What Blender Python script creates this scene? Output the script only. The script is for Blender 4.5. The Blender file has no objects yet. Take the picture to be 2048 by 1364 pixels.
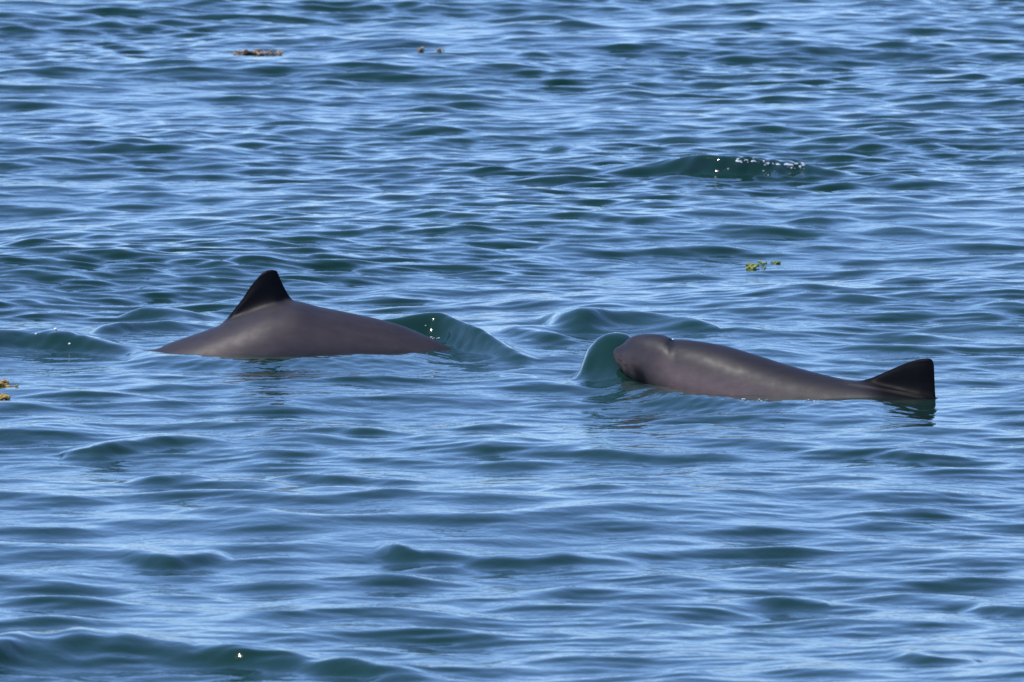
import bpy, math, random
import numpy as np
from mathutils import Vector

R = math.radians
SC = bpy.context.scene
COL = SC.collection

# ------------------------------------------------------------------ camera
CAM_H = 3.1                      # metres above the water (a small boat's deck)
FPX = 26145.0                    # focal length in photograph pixels (2048 wide): a 300 mm telephoto
PITCH = math.atan(2046.0 / FPX)
cam_d = bpy.data.cameras.new("camera")
cam = bpy.data.objects.new("camera", cam_d)
COL.objects.link(cam)
cam.location = (0, 0, CAM_H)
cam.rotation_euler = (R(90) - PITCH, 0, 0)
cam_d.sensor_width = 36.0
cam_d.lens = FPX / 2048.0 * 36.0
cam_d.clip_start = 1.0
cam_d.clip_end = 20000.0
cam_d.dof.use_dof = True
cam_d.dof.focus_distance = 38.6
cam_d.dof.aperture_fstop = 22.0
SC.camera = cam

# ------------------------------------------------------------------ sky, sun, exposure
SUN_EL, SUN_AZ = R(60), R(254)    # azimuth measured clockwise from +Y (away from the camera)
world = bpy.data.worlds.new("World")
SC.world = world
world.use_nodes = True
wn, wl = world.node_tree.nodes, world.node_tree.links
wn.clear()
sky = wn.new("ShaderNodeTexSky")
sky.sky_type = 'NISHITA'
sky.sun_disc = False
sky.sun_elevation = SUN_EL
sky.sun_rotation = SUN_AZ
sky.altitude = 1500.0
sky.air_density = 1.0
sky.dust_density = 0.0
sky.ozone_density = 8.0
bg = wn.new("ShaderNodeBackground")
bg.inputs["Strength"].default_value = 0.15
wo = wn.new("ShaderNodeOutputWorld")
tint = wn.new("ShaderNodeMix")          # one even white balance for the whole sky
tint.data_type = 'RGBA'
tint.blend_type = 'MULTIPLY'
tint.inputs[0].default_value = 1.0
tint.inputs[7].default_value = (1.13, 1.35, 1.76, 1)
gam = wn.new("ShaderNodeGamma")         # hazeless, even sky: softer rise in brightness to the horizon
gam.inputs[1].default_value = 0.72
wl.new(sky.outputs[0], gam.inputs[0])
wl.new(gam.outputs[0], tint.inputs[6])
wl.new(tint.outputs[2], bg.inputs[0])
wl.new(bg.outputs[0], wo.inputs[0])

sun_d = bpy.data.lights.new("sun", 'SUN')
sun_d.energy = 2.6
sun_d.angle = R(0.53)
sun_d.color = (1.0, 0.95, 0.88)
sun = bpy.data.objects.new("sun", sun_d)
COL.objects.link(sun)
SUN_DIR = Vector((math.sin(SUN_AZ) * math.cos(SUN_EL), math.cos(SUN_AZ) * math.cos(SUN_EL), math.sin(SUN_EL)))
sun.rotation_euler = SUN_DIR.to_track_quat('Z', 'Y').to_euler()
sun.location = SUN_DIR * 30

SC.view_settings.view_transform = 'Standard'
SC.view_settings.look = 'None'
SC.view_settings.exposure = 0.46
SC.view_settings.gamma = 1.0
SC.view_settings.use_curve_mapping = False
SC.render.engine = 'CYCLES'
SC.cycles.use_denoising = True
SC.cycles.max_bounces = 6
SC.cycles.caustics_reflective = False
SC.cycles.caustics_refractive = False
SC.cycles.sample_clamp_indirect = 4.0


# ------------------------------------------------------------------ helpers
SP, CP = math.sin(PITCH), math.cos(PITCH)


def ray(px, py):
    """direction (scaled to y = 1) of the sight line through a photograph pixel"""
    a = (px - 1024.0) / FPX
    b = -(py - 682.0) / FPX
    d = np.array([a, CP + b * SP, -SP + b * CP])
    return d / d[1]


def at(px, py, Y):
    d = ray(px, py)
    return np.array([d[0] * Y, Y, CAM_H + d[2] * Y])


def row_depth(py, z=0.0):
    d = ray(1024, py)
    return (z - CAM_H) / d[2]


def tag(o, label=None, cat=None, group=None, kind=None):
    if label: o["label"] = label
    if cat: o["category"] = cat
    if group: o["group"] = group
    if kind: o["kind"] = kind
    return o


def mesh_np(name, verts, quads, smooth=True):
    me = bpy.data.meshes.new(name)
    verts = np.asarray(verts, dtype=np.float32)
    quads = np.asarray(quads, dtype=np.int32)
    n = quads.shape[1]
    me.vertices.add(len(verts))
    me.vertices.foreach_set("co", verts.ravel())
    me.loops.add(quads.size)
    me.loops.foreach_set("vertex_index", quads.ravel())
    me.polygons.add(len(quads))
    me.polygons.foreach_set("loop_start", np.arange(0, quads.size, n, dtype=np.int32))
    me.polygons.foreach_set("use_smooth", np.full(len(quads), smooth))
    me.update(calc_edges=True)
    me.validate()
    return me


def link(name, me, mat=None, parent=None):
    o = bpy.data.objects.new(name, me)
    COL.objects.link(o)
    if mat: me.materials.append(mat)
    if parent: o.parent = parent
    return o


def new_mat(name):
    m = bpy.data.materials.new(name)
    m.use_nodes = True
    m.node_tree.nodes.clear()
    return m, m.node_tree.nodes, m.node_tree.links


def smooth01(t):
    t = np.clip(t, 0.0, 1.0)
    return t * t * (3 - 2 * t)


# ------------------------------------------------------------------ the waves
rng = np.random.RandomState(11)


def wave_bank(n, l0, l1, rms, mean_dir, spread, tilt=0.0):
    """n sine waves, wavelengths log-spread over l0..l1, total rms slope given"""
    lam = np.exp(rng.uniform(math.log(l0), math.log(l1), n))
    k = 2 * math.pi / lam
    ang = mean_dir + rng.normal(0, spread, n)
    w = (lam / math.sqrt(l0 * l1)) ** tilt * rng.uniform(0.5, 1.5, n)
    s = w * rms * math.sqrt(2.0) / math.sqrt((w ** 2).sum())
    return list(zip(lam, k * np.cos(ang), k * np.sin(ang), s / k, rng.uniform(0, 2 * math.pi, n)))


TOWARD = -math.pi / 2
SWELL = wave_bank(16, 1.6, 4.5, 0.030, TOWARD + 0.25, 0.6)
CHOP = wave_bank(72, 0.20, 0.80, 0.060, TOWARD + 0.15, 0.75)
CHOP2 = wave_bank(20, 0.25, 0.8, 0.030, TOWARD - 1.0, 0.45)
RIPPLE = wave_bank(72, 0.075, 0.26, 0.080, TOWARD + 0.1, 0.75)

# Larger waves that one can single out: each a crest with its own course,
# given as (column, crest row, toe row) of the photograph and set at its real depth.
RIDGES = [
    dict(p=[(580, 686, 696), (650, 668, 696), (720, 648, 696), (780, 630, 696), (822, 621, 697), (870, 622, 699), (920, 637, 704), (960, 655, 710), (1000, 680, 716), (1040, 704, 722), (1075, 726, 727)], s=0.40, k=0.85, jit=0.5),
    dict(p=[(1080, 645, 648), (1120, 628, 668), (1180, 617, 674), (1240, 616, 670), (1300, 622, 668), (1380, 640, 668), (1440, 664, 670)], s=0.30, k=0.9, jit=0.5),
    dict(p=[(1000, 668, 672), (1060, 655, 690), (1110, 664, 694), (1160, 682, 700), (1200, 698, 702)], s=0.2),
    dict(p=[(1210, 339, 341), (1300, 328, 345), (1360, 314, 348), (1400, 308, 352), (1450, 309, 354), (1530, 316, 354), (1610, 326, 352), (1680, 342, 352), (1750, 353, 354)], s=0.45, k=0.95, jit=0, calm=0.6),
    dict(p=[(-120, 630, 700), (0, 641, 702), (60, 645, 703), (120, 652, 703), (180, 668, 703), (240, 686, 703), (285, 701, 702)], s=0.40, k=0.8, jit=0.9),
    dict(p=[(170, 670, 672), (210, 645, 676), (250, 638, 674), (320, 637, 668), (380, 645, 664), (440, 653, 655)], s=0.32, k=0.9),
    dict(p=[(235, 620, 622), (280, 603, 628), (330, 599, 632), (400, 607, 625), (450, 617, 619)], s=0.30),
    dict(p=[(-120, 1250, 1330), (0, 1242, 1332), (60, 1248, 1328), (150, 1244, 1320), (230, 1246, 1312), (290, 1262, 1310), (350, 1288, 1313), (400, 1306, 1316), (430, 1319, 1321)], s=0.34, k=0.55, calm=0.0),
    dict(p=[(390, 1303, 1306), (450, 1285, 1325), (520, 1283, 1332), (600, 1287, 1342), (700, 1294, 1350), (800, 1312, 1355), (900, 1335, 1358), (970, 1354, 1357)], s=0.30, k=0.6, calm=0.0),
    dict(p=[(750, 1094, 1097), (800, 1076, 1125), (840, 1080, 1128), (900, 1095, 1122), (960, 1100, 1125), (1040, 1098, 1130), (1120, 1094, 1130), (1200, 1102, 1124), (1300, 1118, 1121)], s=0.28),
    dict(p=[(230, 1114, 1116), (290, 1100, 1135), (340, 1093, 1140), (400, 1096, 1132), (460, 1112, 1114)], s=0.28),
    dict(p=[(530, 950, 952), (600, 936, 966), (660, 933, 972), (740, 938, 968), (820, 950, 972), (910, 965, 967)], s=0.26),
    dict(p=[(225, 964, 966), (290, 945, 972), (350, 937, 976), (420, 948, 968), (475, 963, 964)], s=0.28),
    dict(p=[(790, 412, 413), (860, 400, 413), (920, 397, 411), (970, 406, 408)], s=0.3),
    dict(p=[(1570, 446, 448), (1600, 436, 450), (1640, 431, 450), (1690, 434, 446), (1730, 444, 445)], s=0.3),
    dict(p=[(300, 277, 279), (350, 264, 280), (390, 269, 278), (425, 277, 278)], s=0.3),
    dict(p=[(180, 302, 304), (250, 286, 308), (330, 283, 306), (450, 291, 306), (570, 303, 305)], s=0.25),
    dict(p=[(1085, 291, 292), (1150, 288, 301), (1200, 291, 299), (1240, 297, 298)], s=0.3),
    dict(p=[(30, 466, 470), (80, 455, 473), (150, 462, 475), (240, 476, 477)], s=0.3),
    dict(p=[(1520, 607, 608), (1600, 599, 611), (1680, 603, 613), (1790, 614, 615)], s=0.26),
    dict(p=[(1075, 988, 990), (1130, 975, 998), (1180, 973, 1000), (1230, 980, 996), (1275, 991, 992)], s=0.24),
    dict(p=[(1730, 914, 915), (1800, 902, 925), (1880, 907, 927), (1960, 918, 920)], s=0.28),
    dict(p=[(120, 898, 904), (170, 875, 906), (240, 862, 902), (350, 862, 890), (460, 878, 882)], s=0.22),
    dict(p=[(490, 866, 867), (580, 848, 868), (680, 845, 870), (800, 856, 872), (910, 872, 874)], s=0.24),
    dict(p=[(990, 905, 907), (1100, 892, 915), (1220, 890, 918), (1330, 905, 920), (1430, 918, 921)], s=0.2),
    dict(p=[(1920, 1206, 1208), (1975, 1192, 1218), (2040, 1196, 1224), (2120, 1200, 1220)], s=0.26),
    dict(p=[(1780, 1322, 1324), (1840, 1308, 1338), (1900, 1312, 1340), (1960, 1326, 1334)], s=0.26),
    dict(p=[(1390, 1190, 1191), (1470, 1176, 1200), (1560, 1178, 1204), (1660, 1192, 1200)], s=0.22),
    dict(p=[(820, 438, 440), (900, 430, 446), (1010, 436, 447), (1080, 443, 444)], s=0.25),
    dict(p=[(1100, 440, 441), (1180, 432, 448), (1290, 440, 456), (1400, 448, 452)], s=0.25),
    dict(p=[(980, 752, 754), (1010, 748, 764), (1050, 752, 764), (1085, 760, 761)], s=0.22),
    # low swells between the animals and the camera, hiding their waterlines
    dict(p=[(1195, 760, 766), (1240, 762, 790), (1290, 766, 808), (1400, 788, 828), (1500, 798, 840), (1620, 799, 842), (1720, 798, 838), (1780, 803, 830), (1840, 813, 817)], s=0.075, k=1.0, jit=0, calm=0.6, lb=0.2),
    dict(p=[(255, 708, 716), (310, 704, 735), (400, 706, 748), (500, 714, 755), (600, 712, 755), (700, 708, 750), (800, 706, 742), (860, 700, 728), (915, 706, 714)], s=0.075, k=1.0, jit=0.2, calm=0.25, lb=0.2),
    # the dome of water pushed up by the rising head
    dict(p=[(1144, 756.5, 757), (1155, 748, 757), (1163, 729, 757), (1170, 708, 757), (1180, 692, 757), (1195, 679, 758), (1215, 670, 760), (1238, 666, 762), (1256, 669, 763), (1272, 685, 764), (1290, 735, 765), (1305, 764, 765)], s=1.0, yc=38.17, lf=0.13, lb=0.18, calm=0.2),
]


def pchip(xs, ys, x):
    """monotone cubic through the knots"""
    xs, ys = np.asarray(xs, float), np.asarray(ys, float)
    h = np.diff(xs); d = np.diff(ys) / h
    m = np.zeros_like(ys)
    m[0], m[-1] = d[0], d[-1]
    for i in range(1, len(ys) - 1):
        if d[i - 1] * d[i] > 0:
            m[i] = 2 * d[i - 1] * d[i] / (d[i - 1] + d[i])
    i = np.clip(np.searchsorted(xs, x) - 1, 0, len(h) - 1)
    t = (x - xs[i]) / h[i]
    t2, t3 = t * t, t * t * t
    return (2 * t3 - 3 * t2 + 1) * ys[i] + (t3 - 2 * t2 + t) * h[i] * m[i] + (-2 * t3 + 3 * t2) * ys[i + 1] + (t3 - t2) * h[i] * m[i + 1]


def prepare_ridge(r):
    xs = [q[0] for q in r["p"]]
    cols = np.linspace(xs[0], xs[-1], 160)
    top = pchip(xs, [q[1] for q in r["p"]], cols)
    bot = pchip(xs, [q[2] for q in r["p"]], cols)
    yc, zc, lf = [], [], []
    for c, t, b in zip(cols, top, bot):
        yt = row_depth(b)
        if "yc" in r:
            y = r["yc"]; z = max(0.0, at(c, t, y)[2])
        else:
            # crest depth y with height s * (y - yt) lying on the sight line of row t
            d = ray(c, t)[2]
            y = (CAM_H + r["s"] * yt) / (r["s"] - d)
            z = max(0.0, r["s"] * (y - yt))
        yc.append(y); zc.append(z); lf.append(max(0.05, 0.75 * (y - yt)))
    if "yc" not in r:
        w = np.array([math.sin(c * 0.021 + xs[0]) + 0.6 * math.sin(c * 0.053 + 2.1 * xs[0]) for c in cols])
        yc = list(np.array(yc) + 0.25 * r.get("jit", 1) * np.array(lf) * w)
        zc = list(np.array(zc) * r.get("k", 0.65) * (1 + 0.12 * r.get("jit", 1) * np.roll(w, 30)))
    ker = np.ones(9) / 9
    sm = lambda a: np.convolve(np.pad(a, 4, mode='edge'), ker, 'valid')
    r["cols"], r["yc_"], r["zc_"] = cols, sm(np.array(yc)), np.array(zc)
    r["lf_"] = np.full(160, r["lf"]) if "lf" in r else sm(np.array(lf)) * 0 + max(0.06, float(np.mean(lf)))
    r["lb_"] = r.get("lb", 2.2 * float(np.mean(r["lf_"])))


for r_ in RIDGES:
    prepare_ridge(r_)


def calm(X, Y):
    """ambient chop is smaller close round the animals, where their wakes smooth it"""
    a = np.exp(-((X + 0.65) / 0.75) ** 2 - ((Y - 39.1) / 0.55) ** 2)
    b = np.exp(-((X - 0.80) / 0.65) ** 2 - ((Y - 37.65) / 0.55) ** 2)
    return 1.0 - 0.62 * np.clip(a + b, 0, 1)


def waves(X, Y, sp):
    """surface height; sp = local mesh spacing (waves too short for it fade out)"""
    X = X.astype(np.float32); Y = Y.astype(np.float32)
    swell = np.zeros_like(X); chop = np.zeros_like(X); rip = np.zeros_like(X)
    for bank, out in ((SWELL, swell), (CHOP, chop), (CHOP2, chop), (RIPPLE, rip)):
        for lam, kx, ky, A, ph in bank:
            fade = np.clip((lam / sp - 3.0) / 3.0, 0, 1).astype(np.float32)
            out += np.float32(A) * fade * np.sin(np.float32(kx) * X + np.float32(ky) * Y + np.float32(ph))
    # patches of rougher and smoother water; calmer towards the boat
    patch = 1.0 + 0.45 * np.sin(0.9 * X + 0.33 * Y + 1.0) * np.sin(-0.5 * X + 0.71 * Y + 2.2) + 0.25 * np.sin(1.9 * X - 0.8 * Y)
    far = smooth01((Y - 33.0) / 14.0)
    rip *= (np.clip(patch, 0.25, 1.9) * (0.40 + 0.70 * far)).astype(np.float32)
    chop *= (1.10 - 0.05 * far).astype(np.float32)
    # crests a little sharper than troughs
    chop = np.float32(0.028) * (np.exp(np.clip(chop / np.float32(0.028), -4, 1.0)) - np.float32(1.05))
    amb = calm(X, Y).astype(np.float32)
    ridge = np.zeros_like(X); lean_ridge = np.zeros_like(X); damp = np.ones_like(X)
    px = 1024.0 + X * FPX / np.maximum(Y, 5.0)
    for r in RIDGES:
        m = (px > r["cols"][0]) & (px < r["cols"][-1]) & (Y > r["yc_"].min() - 3 * r["lf_"].max()) & (Y < r["yc_"].max() + 3 * r["lb_"])
        if not m.any(): continue
        p = px[m]
        yc = np.interp(p, r["cols"], r["yc_"]); z = np.interp(p, r["cols"], r["zc_"]); lf = np.interp(p, r["cols"], r["lf_"])
        dy = Y[m] - yc
        g = np.where(dy < 0, np.exp(-(dy / lf) ** 2), np.exp(-(dy / r["lb_"]) ** 2))
        ridge[m] += (z * g).astype(np.float32)
        if 'yc' not in r: lean_ridge[m] += (z * g).astype(np.float32)
        e = np.clip(z / 0.02, 0, 1) * np.where(dy < 0, np.exp(-(dy / (lf * 1.4)) ** 2), np.exp(-(dy / (1.3 * r["lb_"])) ** 2))
        damp[m] *= (1.0 - r.get('calm', 0.15) * e).astype(np.float32)
    # short steep ripples that break up the sunlit crest and the wake
    sprk = np.zeros_like(X)
    for (cx, cy, sx, sy, a) in SPARKLE:
        w = np.exp(-((X - cx) / sx) ** 2 - ((Y - cy) / sy) ** 2)
        if w.max() < 1e-3: continue
        t = np.sin(95 * X + 22 * Y) * np.sin(41 * X - 63 * Y + 1.3) + 0.7 * np.sin(-70 * X + 57 * Y + 0.4)
        sprk += (a * w * t).astype(np.float32)
    h_amb = (swell + chop) * amb * damp + rip * (0.80 + 0.20 * amb) * (0.7 + 0.3 * damp)
    # the waves run towards the boat and lean that way: steep fronts, long flat backs
    lean = np.float32(LEAN) * h_amb + np.float32(0.6) * lean_ridge
    return h_amb + ridge + sprk, lean


SPARKLE = []
LEAN = 2.2


def hit(px, py):
    """where the sight line of a photograph pixel meets the water"""
    d = ray(px, py)
    y0 = row_depth(py)
    ys = np.arange(y0 - 4.0, y0 + 3.0, 0.004)
    h, lean = waves(d[0] * ys, ys, np.full_like(ys, 0.02))
    yw = ys - lean
    i = np.argmax(CAM_H + d[2] * yw <= h)
    return np.array([d[0] * yw[i], yw[i], h[i]])


for (px, py, sx, sy, a) in ((1500, 328, 0.10, 0.16, 0.0040), (1585, 334, 0.09, 0.16, 0.0042), (865, 668, 0.06, 0.10, 0.0018), (930, 675, 0.10, 0.14, 0.0014), (1185, 725, 0.07, 0.14, 0.0016), (560, 718, 0.45, 0.16, 0.0010), (1450, 806, 0.32, 0.16, 0.0010), (1760, 812, 0.25, 0.16, 0.0009), (110, 668, 0.13, 0.16, 0.0018)):
    q = hit(px, py)
    SPARKLE.append((q[0], q[1], sx, sy, a))


# ------------------------------------------------------------------ water
def water_material():
    m, n, l = new_mat("sea_water")
    out = n.new("ShaderNodeOutputMaterial")
    tc = n.new("ShaderNodeTexCoord")
    mp = n.new("ShaderNodeMapping")
    mp.inputs["Scale"].default_value = (1.0, 0.75, 1.0)
    l.new(tc.outputs["Object"], mp.inputs[0])
    nz = n.new("ShaderNodeTexNoise")
    nz.inputs["Scale"].default_value = 18.0
    nz.inputs["Detail"].default_value = 3.0
    nz.inputs["Roughness"].default_value = 0.5
    l.new(mp.outputs[0], nz.inputs["Vector"])
    bump = n.new("ShaderNodeBump")
    bump.inputs["Strength"].default_value = 1.0
    bump.inputs["Distance"].default_value = 0.0032
    l.new(nz.outputs[0], bump.inputs["Height"])
    body = n.new("ShaderNodeBsdfDiffuse")
    # plankton-green sea, uneven on the scale of metres
    n2 = n.new("ShaderNodeTexNoise")
    n2.inputs["Scale"].default_value = 0.35
    l.new(tc.outputs["Object"], n2.inputs["Vector"])
    cr = n.new("ShaderNodeValToRGB")
    cr.color_ramp.elements[0].position = 0.35
    cr.color_ramp.elements[0].color = (0.008, 0.033, 0.025, 1)
    cr.color_ramp.elements[1].position = 0.65
    cr.color_ramp.elements[1].color = (0.009, 0.038, 0.026, 1)
    l.new(n2.outputs[0], cr.inputs[0])
    l.new(cr.outputs[0], body.inputs[0])
    gl = n.new("ShaderNodeBsdfGlossy")
    gl.inputs["Roughness"].default_value = 0.07
    gl.inputs["Color"].default_value = (1, 1, 1, 1)
    l.new(bump.outputs[0], gl.inputs["Normal"])
    fr = n.new("ShaderNodeFresnel")
    fr.inputs["IOR"].default_value = 1.333
    l.new(bump.outputs[0], fr.inputs["Normal"])
    mix = n.new("ShaderNodeMixShader")
    l.new(fr.outputs[0], mix.inputs[0])
    l.new(body.outputs[0], mix.inputs[1])
    l.new(gl.outputs[0], mix.inputs[2])
    l.new(mix.outputs[0], out.inputs[0])
    return m


def axis(dense0, dense1, step, lo, hi, grow):
    mid = list(step(dense0, dense1))
    up, s = [mid[-1]], mid[-1] - mid[-2]
    while up[-1] < hi:
        s *= grow; up.append(up[-1] + s)
    dn, s = [mid[0]], mid[1] - mid[0]
    while dn[-1] > lo:
        s *= grow; dn.append(dn[-1] - s)
    return np.array(dn[:0:-1] + mid + up[1:])


def build_water():
    xs = axis(-2.65, 2.65, lambda a, b: np.arange(a, b, 0.0125), -9000, 9000, 1.22)
    ys = axis(27.5, 63.0, lambda a, b: np.exp(np.arange(math.log(a), math.log(b), 0.00040)), -400, 16000, 1.16)
    X, Y = np.meshgrid(xs, ys)
    dx = np.gradient(xs); dyy = np.gradient(ys)
    sp = np.maximum(dx[None, :], dyy[:, None])
    Z, lean = waves(X, Y, sp)
    Yw = Y - lean
    nx, ny = len(xs), len(ys)
    V = np.stack([X, Yw, Z], -1).reshape(-1, 3)
    i = np.arange(ny - 1)[:, None] * nx + np.arange(nx - 1)[None, :]
    Q = np.stack([i, i + 1, i + nx + 1, i + nx], -1).reshape(-1, 4)
    o = link("water", mesh_np("water", V, Q), water_material())
    return tag(o, kind="structure")


water = build_water()


# ------------------------------------------------------------------ porpoises
def skin_material():
    m, n, l = new_mat("wet_porpoise_skin")
    out = n.new("ShaderNodeOutputMaterial")
    p = n.new("ShaderNodeBsdfPrincipled")
    at_ = n.new("ShaderNodeAttribute")
    at_.attribute_name = "pigment"
    tc = n.new("ShaderNodeTexCoord")
    mp = n.new("ShaderNodeMapping")
    mp.inputs["Scale"].default_value = (16.0, 40.0, 40.0)
    l.new(tc.outputs["Object"], mp.inputs[0])
    nz = n.new("ShaderNodeTexNoise")
    nz.inputs["Scale"].default_value = 1.0
    nz.inputs["Detail"].default_value = 6.0
    nz.inputs["Roughness"].default_value = 0.62
    l.new(mp.outputs[0], nz.inputs["Vector"])
    cr = n.new("ShaderNodeValToRGB")
    cr.color_ramp.elements[0].position = 0.30
    cr.color_ramp.elements[0].color = (0.82, 0.80, 0.80, 1)
    cr.color_ramp.elements[1].position = 0.72
    cr.color_ramp.elements[1].color = (1.16, 1.14, 1.12, 1)
    l.new(nz.outputs[0], cr.inputs[0])
    mul = n.new("ShaderNodeMix")
    mul.data_type = 'RGBA'; mul.blend_type = 'MULTIPLY'
    mul.inputs[0].default_value = 1.0
    l.new(at_.outputs["Color"], mul.inputs[6])
    l.new(cr.outputs[0], mul.inputs[7])
    # fine pale scratches along the body
    mp2 = n.new("ShaderNodeMapping")
    mp2.inputs["Scale"].default_value = (5.0, 60.0, 90.0)
    mp2.inputs["Rotation"].default_value = (0, 0.12, 0)
    l.new(tc.outputs["Object"], mp2.inputs[0])
    n3 = n.new("ShaderNodeTexNoise")
    n3.inputs["Scale"].default_value = 1.0
    n3.inputs["Detail"].default_value = 1.0
    l.new(mp2.outputs[0], n3.inputs["Vector"])
    c3 = n.new("ShaderNodeValToRGB")
    c3.color_ramp.elements[0].position = 0.70
    c3.color_ramp.elements[0].color = (0, 0, 0, 1)
    c3.color_ramp.elements[1].position = 0.80
    c3.color_ramp.elements[1].color = (0.25, 0.25, 0.25, 1)
    l.new(n3.outputs[0], c3.inputs[0])
    add = n.new("ShaderNodeMix")
    add.data_type = 'RGBA'; add.blend_type = 'MIX'
    l.new(c3.outputs[0], add.inputs[0])
    l.new(mul.outputs[2], add.inputs[6])
    scr = n.new("ShaderNodeMix")
    scr.data_type = 'RGBA'; scr.blend_type = 'MULTIPLY'
    scr.inputs[0].default_value = 1.0
    scr.inputs[7].default_value = (1.8, 1.8, 1.8, 1)
    l.new(mul.outputs[2], scr.inputs[6])
    l.new(scr.outputs[2], add.inputs[7])
    l.new(add.outputs[2], p.inputs["Base Color"])
    wet = n.new("ShaderNodeTexNoise")
    wet.inputs["Scale"].default_value = 30.0
    wet.inputs["Detail"].default_value = 4.0
    l.new(tc.outputs["Object"], wet.inputs["Vector"])
    wr = n.new("ShaderNodeMapRange")
    wr.inputs[1].default_value = 0.35; wr.inputs[2].default_value = 0.7
    wr.inputs[3].default_value = 0.46; wr.inputs[4].default_value = 0.56
    l.new(wet.outputs[0], wr.inputs[0])
    l.new(wr.outputs[0], p.inputs["Roughness"])
    sm_ = n.new("ShaderNodeMath")
    sm_.operation = 'MULTIPLY_ADD'
    sm_.inputs[1].default_value = 0.19; sm_.inputs[2].default_value = 0.07
    l.new(at_.outputs["Alpha"], sm_.inputs[0])
    l.new(sm_.outputs[0], p.inputs["Specular IOR Level"])
    cm_ = n.new("ShaderNodeMath")
    cm_.operation = 'MULTIPLY'
    cm_.inputs[1].default_value = 0.025
    l.new(at_.outputs["Alpha"], cm_.inputs[0])
    l.new(cm_.outputs[0], p.inputs["Coat Weight"])
    p.inputs["Coat Roughness"].default_value = 0.3
    bump = n.new("ShaderNodeBump")
    bump.inputs["Strength"].default_value = 0.25
    bump.inputs["Distance"].default_value = 0.002
    l.new(nz.outputs[0], bump.inputs["Height"])
    l.new(bump.outputs[0], p.inputs["Normal"])
    l.new(p.outputs[0], out.inputs[0])
    return m


SKIN = skin_material()


def knots(tab, x):
    return pchip([t[0] for t in tab], [t[1] for t in tab], x)


def porpoise(name, ridge, radius, fin, depth, cols, pigment, wide=1.0):
    """Loft rings along the animal. ridge / radius / fin are in photograph rows at the animal's depth
    (so they are real profiles of the body seen side on)."""
    NB, NF = 44, 20
    cols = np.asarray(sorted(cols), float)
    TH0 = 0.22
    rings, info = [], []
    z_f, lead, trail = None, None, None
    fx = [f[0] for f in fin]
    for c in cols:
        Y = float(knots(depth, np.array([c]))[0])
        mpp = Y / FPX
        top = float(knots(ridge, np.array([c]))[0]); r = float(max(0.5, knots(radius, np.array([c]))[0]))
        T = at(c, top, Y)
        rv = r * mpp; rh = rv * wide
        cz = T[2] - rv
        hf = 0.0
        if fx[0] < c < fx[-1]:
            ft = float(np.interp(c, fx, [f[1] for f in fin]))
            hf = max(0.0, (top - ft)) * mpp
        e = 1.0 + 3.2 * float(smooth01(np.array(hf / 0.05)))
        pts, meta = [], []
        yb, zb = rh * math.sin(TH0), rv * math.cos(TH0)
        # near edge up the fin, over the top, down the far side, round the belly
        side = []
        for k in range(NF + 1):
            u = k / NF
            th = TH0 * (1 - u)
            y = rh * math.sin(th)
            if hf > 0:
                y = yb * (1 - u) ** e
                zz = (c, hf * u ** 1.25)
                # blade thickness: thin towards leading and trailing edge
                hh = hf * u ** 1.25
                rowh = top - hh / mpp
                xs_in = [q for q in np.linspace(fx[0], fx[-1], 120) if np.interp(q, fx, [f[1] for f in fin]) <= rowh]
                if xs_in:
                    a_, b_ = xs_in[0], xs_in[-1]
                    t = np.clip((c - a_) / max(b_ - a_, 1e-6), 0, 1)
                    th_ = 0.11 * (b_ - a_) * mpp * 2.2 * math.sqrt(max(t, 0)) * (1 - t) * 1.2
                    y += min(th_, 0.012) * (1 - u ** 6)
                z = rv * math.cos(th) + hf * u ** 1.25
            else:
                z = rv * math.cos(th)
            side.append((y, z, (hf * u ** 1.25) if hf > 0 else 0.0))
        for (y, z, h) in side:
            pts.append((T[0], Y - y, cz + z)); meta.append((h, z / rv if rv else 0, c))
        for (y, z, h) in side[-2::-1]:
            pts.append((T[0], Y + y, cz + z)); meta.append((h, z / rv, c))
        for k in range(1, NB):
            th = TH0 + (2 * math.pi - 2 * TH0) * k / NB
            y, z = rh * math.sin(th), rv * math.cos(th)
            pts.append((T[0], Y + y, cz + z)); meta.append((0.0, math.cos(th), c))
        rings.append(pts); info.append(meta)
    n = len(rings[0])
    V = [p for r in rings for p in r]; M = [p for r in info for p in r]
    Q = []
    for i in range(len(rings) - 1):
        for j in range(n):
            a, b = i * n + j, i * n + (j + 1) % n
            Q.append((a, b, b + n, a + n))
    # close nose and tail
    for ring, flip in ((0, False), (len(rings) - 1, True)):
        cpt = np.mean(np.array(rings[ring]), 0)
        V.append(tuple(cpt)); M.append((0.0, 0.0, cols[ring]))
        ci = len(V) - 1
        for j in range(0, n):
            a, b = ring * n + j, ring * n + (j + 1) % n
            Q.append((a, b, ci, ci) if flip else (b, a, ci, ci))
    return V, Q, M


def add_blade(V, Q, M, root0, root1, tip0, tip1, thick, meta):
    """a flat lobe (flipper, half fluke) grown from root edge to tip edge"""
    NU, NV = 9, 9
    base = len(V)
    r0, r1, t0, t1 = (np.array(v, float) for v in (root0, root1, tip0, tip1))
    nrm = np.cross(r1 - r0, t0 - r0); nrm /= np.linalg.norm(nrm)
    for s in (1, -1):
        for i in range(NU + 1):
            u = i / NU
            for j in range(NV + 1):
                v = j / NV
                w = v if i < NU else v
                bulge = math.sin(math.pi * v)
                p = (r0 * (1 - v) + r1 * v) * (1 - u) + (t0 * (1 - v) + t1 * v) * u
                p = p + nrm * s * thick * bulge * (1 - u ** 2)
                V.append(tuple(p)); M.append(meta)
        for i in range(NU):
            for j in range(NV):
                a = base + i * (NV + 1) + j
                q = (a, a + 1, a + NV + 2, a + NV + 1)
                Q.append(q if s > 0 else q[::-1])
        base = len(V)


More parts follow.
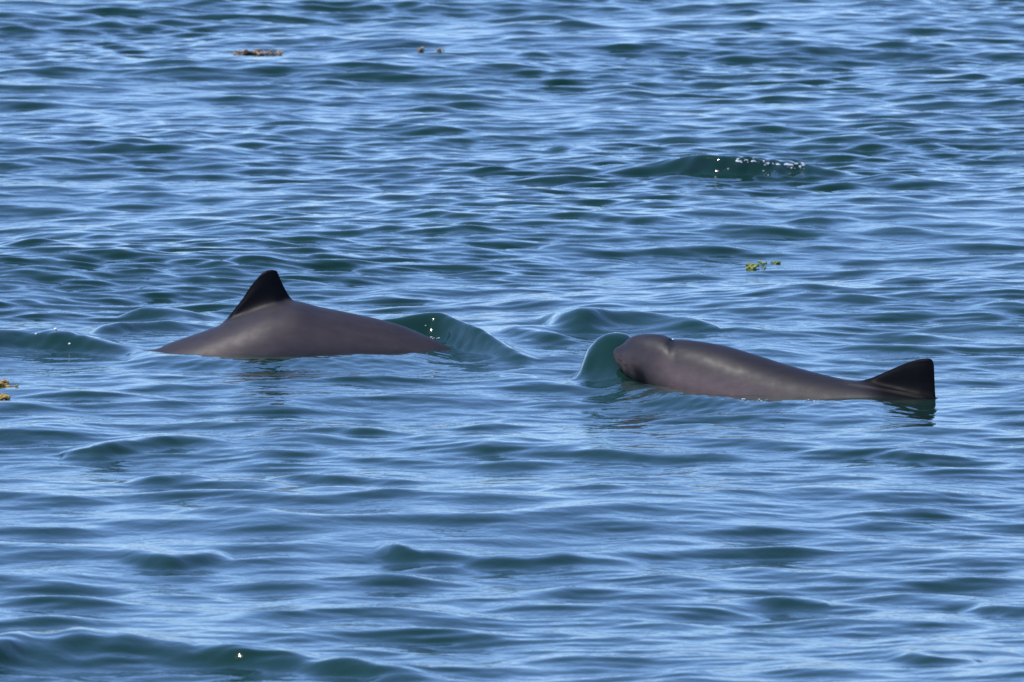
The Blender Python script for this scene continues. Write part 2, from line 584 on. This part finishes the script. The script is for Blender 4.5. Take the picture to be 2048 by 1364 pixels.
def finish(name, V, Q, M, colour, label):
    # quads with a doubled last index are triangles
    me = bpy.data.meshes.new(name)
    me.from_pydata([tuple(v) for v in V], [], [q if q[2] != q[3] else q[:3] for q in Q])
    me.validate()
    me.update()
    me.polygons.foreach_set("use_smooth", np.ones(len(me.polygons), bool))
    a = me.color_attributes.new("pigment", 'FLOAT_COLOR', 'POINT')
    cols = np.array([tuple(colour(*m)) + (1.0,) for m in M], dtype=np.float32)
    cols[:, 3] = np.clip((cols[:, 1] - 0.004) / 0.012, 0, 1)      # wet gloss lies on the body, the fins stay dull
    a.data.foreach_set("color", cols.ravel())
    o = link(name, me, SKIN)
    import bmesh
    bm = bmesh.new(); bm.from_mesh(me)
    bmesh.ops.recalc_face_normals(bm, faces=bm.faces)
    bm.to_mesh(me); bm.free()
    return tag(o, label, "porpoise", "porpoises surfacing")


BACK = np.array((0.034, 0.027, 0.029))
FLANK = np.array((0.110, 0.077, 0.070))
BLACK = np.array((0.004, 0.0037, 0.0045))


def lerp(a, b, t):
    return a * (1 - t) + b * t


def s1(a, b, x):
    t = min(1.0, max(0.0, (x - a) / (b - a)))
    return t * t * (3 - 2 * t)


# left animal: back and fin rolling through the surface, head already under
L_RIDGE = [(-30, 748), (0, 738), (60, 731), (140, 716), (220, 705.5), (270, 703), (310, 699), (340, 686), (380, 672), (420, 658), (460, 642), (500, 626), (550, 609), (590, 603), (640, 614), (700, 626), (760, 639), (800, 650), (840, 666), (870, 680), (890, 691), (940, 716), (1000, 745), (1060, 770), (1100, 785)]
L_RAD = [(-30, 2), (-24, 14), (-10, 30), (20, 48), (60, 62), (140, 82), (220, 96), (310, 106), (420, 113), (500, 113), (590, 106), (700, 88), (800, 66), (870, 50), (940, 36), (1000, 26), (1060, 18), (1100, 14)]
L_FIN = [(425, 658), (440, 650), (455, 636), (470, 617), (486, 596), (500, 574), (512, 559), (524, 546), (534, 540.5), (545, 539), (553, 541), (557, 548), (562, 561), (570, 578), (577, 590), (585, 600), (600, 605.5), (620, 609)]
L_DEPTH = [(-30, 39.20), (310, 39.20), (890, 39.24), (1100, 39.30)]
lcols = list(range(-30, 400, 10)) + list(range(400, 640, 3)) + list(range(640, 1100, 10)) + [-27, -24, -17, 1100]
V, Q, M = porpoise("left", L_RIDGE, L_RAD, L_FIN, L_DEPTH, set(lcols), None)


def col_left(h, c, x):
    base = lerp(FLANK * 0.80, BACK * 1.15, s1(0.25, 1.0, c))
    base = lerp(base, BLACK, s1(0.0, 0.016, h))
    return base


pt = lambda c, row, dy: at(c, row, 39.2 + dy)
add_blade(V, Q, M, pt(215, 850, -0.10), pt(270, 850, -0.10), pt(270, 940, -0.26), pt(295, 940, -0.26), 0.012, (0.05, 0.0, 215))
add_blade(V, Q, M, pt(215, 850, 0.10), pt(270, 850, 0.10), pt(270, 940, 0.26), pt(295, 940, 0.26), 0.012, (0.05, 0.0, 215))
add_blade(V, Q, M, pt(1060, 788, 0.0), pt(1130, 795, 0.0), pt(1115, 800, -0.19), pt(1135, 800, -0.19), 0.012, (0.05, 0.0, 1100))
add_blade(V, Q, M, pt(1060, 788, 0.0), pt(1130, 795, 0.0), pt(1115, 800, 0.19), pt(1135, 800, 0.19), 0.012, (0.05, 0.0, 1100))
left = finish("harbour_porpoise", V, Q, M, col_left, "brown-grey porpoise arching its back, tall black triangular fin in the middle, head under water")

# right animal: head breaking the surface, fin at the far end
R_RIDGE = [(1227, 704), (1229, 698.5), (1234, 694.5), (1241, 691), (1246, 687.5), (1250, 683.5), (1255, 679), (1263, 674), (1276, 670), (1292, 668), (1308, 668), (1322, 669.5), (1334, 673), (1343, 677.5), (1350, 679.3), (1358, 679.3), (1372, 680), (1400, 683), (1450, 692), (1500, 706), (1550, 722), (1600, 737), (1650, 750), (1700, 761), (1740, 768), (1800, 780), (1868, 794), (1920, 808), (2000, 835), (2100, 868), (2250, 905)]
R_RAD = [(1227, 3), (1229, 9), (1234, 17), (1241, 23), (1246, 28), (1250, 33), (1262, 42), (1276, 51), (1292, 60), (1322, 73), (1350, 82), (1400, 97), (1450, 106), (1500, 110), (1550, 108), (1600, 103), (1700, 88), (1800, 72), (1868, 62), (2000, 40), (2100, 27), (2250, 14)]
R_FIN = [(1690, 759), (1712, 761.5), (1728, 760), (1745, 755), (1762, 747.5), (1780, 739.5), (1798, 731.5), (1815, 724.5), (1830, 720), (1845, 717), (1856, 716), (1862, 717.5), (1866, 722), (1868, 732), (1869.5, 770), (1871, 795)]
R_DEPTH = [(1227, 38.00), (1400, 37.86), (1600, 37.70), (1868, 37.50), (2250, 37.24)]
rcols = list(range(1250, 1360, 2)) + list(range(1360, 1690, 10)) + list(range(1690, 1864, 4)) + [1864, 1865.5, 1867, 1868, 1868.7, 1869.4, 1870.2, 1871.2, 1874, 1880] + list(range(1890, 2250, 12)) + [1227, 1227.6, 1228.5, 1230, 1232.5, 1235, 1238, 1241, 1243.5, 1246, 1248, 1252, 2250]
V, Q, M = porpoise("right", R_RIDGE, R_RAD, R_FIN, R_DEPTH, set(rcols), None, wide=0.95)


def col_right(h, c, x):
    base = lerp(FLANK * 1.55, BACK * 0.72, s1(0.15, 0.72, c))
    # darker head cap, pale chin edge, black stripe from mouth to flipper
    head = 1 - s1(1290, 1345, x)
    base = lerp(base, BACK * 0.95, 0.75 * head)
    chin = (1 - s1(1262, 1285, x)) * (1 - s1(-0.25, 0.15, c))
    base = lerp(base, FLANK * 1.05, chin)
    d = abs(x - 1279 + 14 * (c + 0.45)) / 21.0
    stripe = (1 - s1(0.3, 1.0, d)) * (1 - s1(-0.38, 0.02, c))
    base = lerp(base, BLACK, 0.85 * stripe)
    # closed blowhole and the fold running down behind the forehead
    blow = (1 - s1(2.0, 6.0, abs(x - 1342))) * s1(0.93, 0.985, c)
    fold = (1 - s1(1.0, 5.0, abs(x - 1340 + 46 * (1.0 - c)))) * s1(0.45, 0.75, c)
    base = lerp(base, BLACK, max(blow, 0.4 * fold))
    # mouth line and the paler lip
    mouth = (1 - s1(0.02, 0.09, abs(c + 0.10 + 0.012 * (x - 1228)))) * (1 - s1(1250, 1264, x))
    base = lerp(base, BLACK, 0.7 * mouth)
    base = lerp(base, BLACK, s1(1695, 1775, x))
    base = lerp(base, BLACK, s1(0.0, 0.010, h))
    return base


pt = lambda c, row, dy: at(c, row, 37.9 + dy)
add_blade(V, Q, M, pt(1385, 830, -0.11), pt(1450, 830, -0.11), pt(1470, 915, -0.25), pt(1495, 915, -0.25), 0.012, (0.05, 0.0, 1400))
add_blade(V, Q, M, pt(1385, 830, 0.11), pt(1450, 830, 0.11), pt(1470, 915, 0.25), pt(1495, 915, 0.25), 0.012, (0.05, 0.0, 1400))
pt = lambda c, row, dy: at(c, row, 37.25 + dy)
add_blade(V, Q, M, pt(2205, 908, 0.0), pt(2280, 918, 0.0), pt(2265, 922, -0.19), pt(2285, 922, -0.19), 0.012, (0.05, 0.0, 2250))
add_blade(V, Q, M, pt(2205, 908, 0.0), pt(2280, 918, 0.0), pt(2265, 922, 0.19), pt(2285, 922, 0.19), 0.012, (0.05, 0.0, 2250))
right = finish("harbour_porpoise", V, Q, M, col_right, "dark porpoise lifting its rounded head and back, black fin at its far right end")


# ------------------------------------------------------------------ seaweed, painted glints, bubbles
def weed_material(name, c0, c1, rough=0.35):
    m, n, l = new_mat(name)
    out = n.new("ShaderNodeOutputMaterial")
    p = n.new("ShaderNodeBsdfPrincipled")
    tc = n.new("ShaderNodeTexCoord")
    nz = n.new("ShaderNodeTexNoise")
    nz.inputs["Scale"].default_value = 60.0
    l.new(tc.outputs["Object"], nz.inputs["Vector"])
    cr = n.new("ShaderNodeValToRGB")
    cr.color_ramp.elements[0].position = 0.35; cr.color_ramp.elements[0].color = c0 + (1,)
    cr.color_ramp.elements[1].position = 0.65; cr.color_ramp.elements[1].color = c1 + (1,)
    l.new(nz.outputs[0], cr.inputs[0])
    l.new(cr.outputs[0], p.inputs["Base Color"])
    p.inputs["Roughness"].default_value = rough
    l.new(p.outputs[0], out.inputs[0])
    return m


BROWN = weed_material("brown_wrack", (0.24, 0.15, 0.09), (0.42, 0.30, 0.19))
GREEN = weed_material("green_wrack", (0.16, 0.20, 0.03), (0.36, 0.38, 0.06))
OCHRE = weed_material("ochre_wrack", (0.24, 0.13, 0.02), (0.52, 0.32, 0.04))


def frond_mesh(rnd, length, width, lift):
    """a bent strap with a rib and a wavy edge, 4 mm thick"""
    n = 8
    V, F = [], []
    bend = rnd.uniform(-0.8, 0.8); ph = rnd.uniform(0, 6.28)
    x = y = 0.0; a = 0.0
    for i in range(n + 1):
        t = i / n
        w = width * (0.45 + 0.55 * math.sin(math.pi * min(1, t * 0.9 + 0.12))) * (1 - 0.75 * t ** 6)
        z = lift * math.sin(math.pi * t) + 0.006 * math.sin(5 * t + ph)
        ca, sa = math.cos(a), math.sin(a)
        for (off, dz) in ((-w, 0.004 * math.sin(9 * t + ph)), (0, 0.006), (w, 0.004 * math.cos(8 * t + ph)), (0, -0.004)):
            V.append((x - sa * off, y + ca * off, z + dz))
        x += ca * length / n; y += sa * length / n; a += bend / n
    for i in range(n):
        for j in range(4):
            F.append((i * 4 + j, i * 4 + (j + 1) % 4, i * 4 + 4 + (j + 1) % 4, i * 4 + 4 + j))
    F.append((3, 2, 1, 0)); F.append(tuple(n * 4 + j for j in range(4)))
    me = bpy.data.meshes.new("frond")
    me.from_pydata(V, [], F)
    me.polygons.foreach_set("use_smooth", np.ones(len(me.polygons), bool))
    return me


def bladder_mesh(r):
    import bmesh
    bm = bmesh.new()
    bmesh.ops.create_uvsphere(bm, u_segments=10, v_segments=7, radius=r)
    for v in bm.verts:
        v.co.x *= 1.5
        v.co.z *= 0.9
    me = bpy.data.meshes.new("air_bladder")
    bm.to_mesh(me); bm.free()
    me.polygons.foreach_set("use_smooth", np.ones(len(me.polygons), bool))
    return me


def seaweed(label, mat, spots, seed, group="seaweed drifting on the water"):
    """spots: (column, row, half width, half height, fronds, bladders) patches of one plant, in photograph pixels"""
    rnd = random.Random(seed)
    c = hit(spots[0][0], spots[0][1] + spots[0][3])
    root = bpy.data.objects.new("floating_seaweed", None)
    COL.objects.link(root)
    root.location = c
    tag(root, label, "seaweed", group)
    for (px, py, hw, hh, nf, nb) in spots:
        mpp = c[1] / FPX
        for k in range(nf):
            q = hit(px + rnd.uniform(-hw, hw) * 0.8, py + hh * rnd.uniform(0.2, 1.0))
            ln = max(0.03, hw * mpp * rnd.uniform(0.45, 1.0))
            o = link("frond", frond_mesh(rnd, ln, max(0.006, hh * mpp * rnd.uniform(0.35, 0.7)), hh * mpp * rnd.uniform(0.15, 0.7)), mat, root)
            o.location = q - c + np.array([-ln * 0.5, 0, 0.002])
            o.rotation_euler = (rnd.uniform(-0.9, 0.9), rnd.uniform(-0.25, 0.25), rnd.choice([0, math.pi]) + rnd.uniform(-0.5, 0.5))
            if abs(o.rotation_euler.z) > 1.6: o.location.x += ln
        for k in range(nb):
            q = hit(px + rnd.uniform(-hw, hw), py + hh * rnd.uniform(0.1, 1.0))
            o = link("air_bladder", bladder_mesh(max(0.0035, hh * mpp * rnd.uniform(0.2, 0.4))), mat, root)
            o.location = q - c + np.array([0, 0, 0.004])
            o.rotation_euler = (0, rnd.uniform(-0.4, 0.4), rnd.uniform(0, 3.1))
    return root


seaweed("long brown seaweed raft far off, above the left porpoise's fin", BROWN,
        [(495, 104, 26, 6, 9, 8), (535, 106, 20, 5, 6, 6), (565, 106, 10, 3, 2, 3)], 3)
seaweed("tiny paler scrap of brown seaweed far off, right of the long raft", BROWN, [(845, 100, 8, 2.5, 2, 2)], 4)
seaweed("small brown seaweed knot far off, rightmost of the brown scraps", BROWN, [(880, 100, 8, 4, 3, 3)], 5)
seaweed("yellow-green seaweed sprig with trailing beads below the sparkling wave", GREEN,
        [(1505, 532, 9, 5.5, 6, 3), (1527, 528, 8, 2, 1, 4), (1550, 526, 10, 2, 1, 4), (1528, 537, 4, 2, 0, 2)], 6)
seaweed("ochre-yellow seaweed clump cut off by the left edge of the picture", OCHRE, [(6, 769, 11, 5, 6, 4), (26, 773, 8, 1.6, 1, 1)], 7)
seaweed("small olive seaweed scrap at the left edge, below the ochre clump", OCHRE, [(9, 797, 10, 3, 3, 2)], 8)


def glint_material():
    m, n, l = new_mat("glint_white")
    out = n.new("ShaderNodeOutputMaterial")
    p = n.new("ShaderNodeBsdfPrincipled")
    p.inputs["Base Color"].default_value = (0.88, 0.86, 0.83, 1)  # plain white standing in for the sparkle of the sun
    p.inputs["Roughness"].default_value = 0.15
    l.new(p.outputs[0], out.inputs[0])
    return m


GLINT_MAT = glint_material()


def glint_patch(name, label, spots, seed):
    """white flecks painted in for sun glints, too small and many to count"""
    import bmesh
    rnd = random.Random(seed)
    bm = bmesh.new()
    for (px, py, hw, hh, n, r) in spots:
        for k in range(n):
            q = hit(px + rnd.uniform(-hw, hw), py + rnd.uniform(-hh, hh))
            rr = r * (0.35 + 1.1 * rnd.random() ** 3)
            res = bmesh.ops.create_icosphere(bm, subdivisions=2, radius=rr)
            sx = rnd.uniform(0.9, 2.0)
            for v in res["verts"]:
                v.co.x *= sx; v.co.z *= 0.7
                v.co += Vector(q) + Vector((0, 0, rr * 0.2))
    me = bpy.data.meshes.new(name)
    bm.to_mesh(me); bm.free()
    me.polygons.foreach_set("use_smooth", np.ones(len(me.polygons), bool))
    o = link(name, me, GLINT_MAT)
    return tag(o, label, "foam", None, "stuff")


glint_patch("glint_flecks", "white flecks painted as sun glints on the crest of the far green wave",
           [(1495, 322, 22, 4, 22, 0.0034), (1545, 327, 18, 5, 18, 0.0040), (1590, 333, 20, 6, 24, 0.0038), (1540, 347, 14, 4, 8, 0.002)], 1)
glint_patch("glint_flecks", "white flecks painted as sun glints beside the tail end of the left porpoise",
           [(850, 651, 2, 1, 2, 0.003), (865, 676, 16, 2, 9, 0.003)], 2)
glint_patch("glint_flecks", "tiny white flecks along the waterline of the right porpoise",
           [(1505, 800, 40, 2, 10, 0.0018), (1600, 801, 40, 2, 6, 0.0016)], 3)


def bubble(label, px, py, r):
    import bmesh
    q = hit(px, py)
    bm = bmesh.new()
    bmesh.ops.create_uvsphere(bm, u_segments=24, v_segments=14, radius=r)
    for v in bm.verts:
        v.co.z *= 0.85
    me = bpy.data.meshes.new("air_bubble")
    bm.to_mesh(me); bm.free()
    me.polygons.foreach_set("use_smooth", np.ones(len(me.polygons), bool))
    o = link("air_bubble", me, GLINT_MAT)
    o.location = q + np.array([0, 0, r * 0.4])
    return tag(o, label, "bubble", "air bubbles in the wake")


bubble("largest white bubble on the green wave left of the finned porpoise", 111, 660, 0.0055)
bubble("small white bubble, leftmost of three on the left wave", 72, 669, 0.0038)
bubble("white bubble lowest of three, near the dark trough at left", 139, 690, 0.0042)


# added white bead, a painted sun glint behind the right animal's blowhole
blow_glint = bubble("white bead painted as a sun glint on the back of the right porpoise's head", 1346, 760, 0.003)
blow_glint.name = "glint_bead"
blow_glint.data.name = "glint_bead"
blow_glint["group"] = "painted sun glints"
blow_glint["category"] = "sun glint"
blow_glint.location = at(1346, 679.0, 37.89)
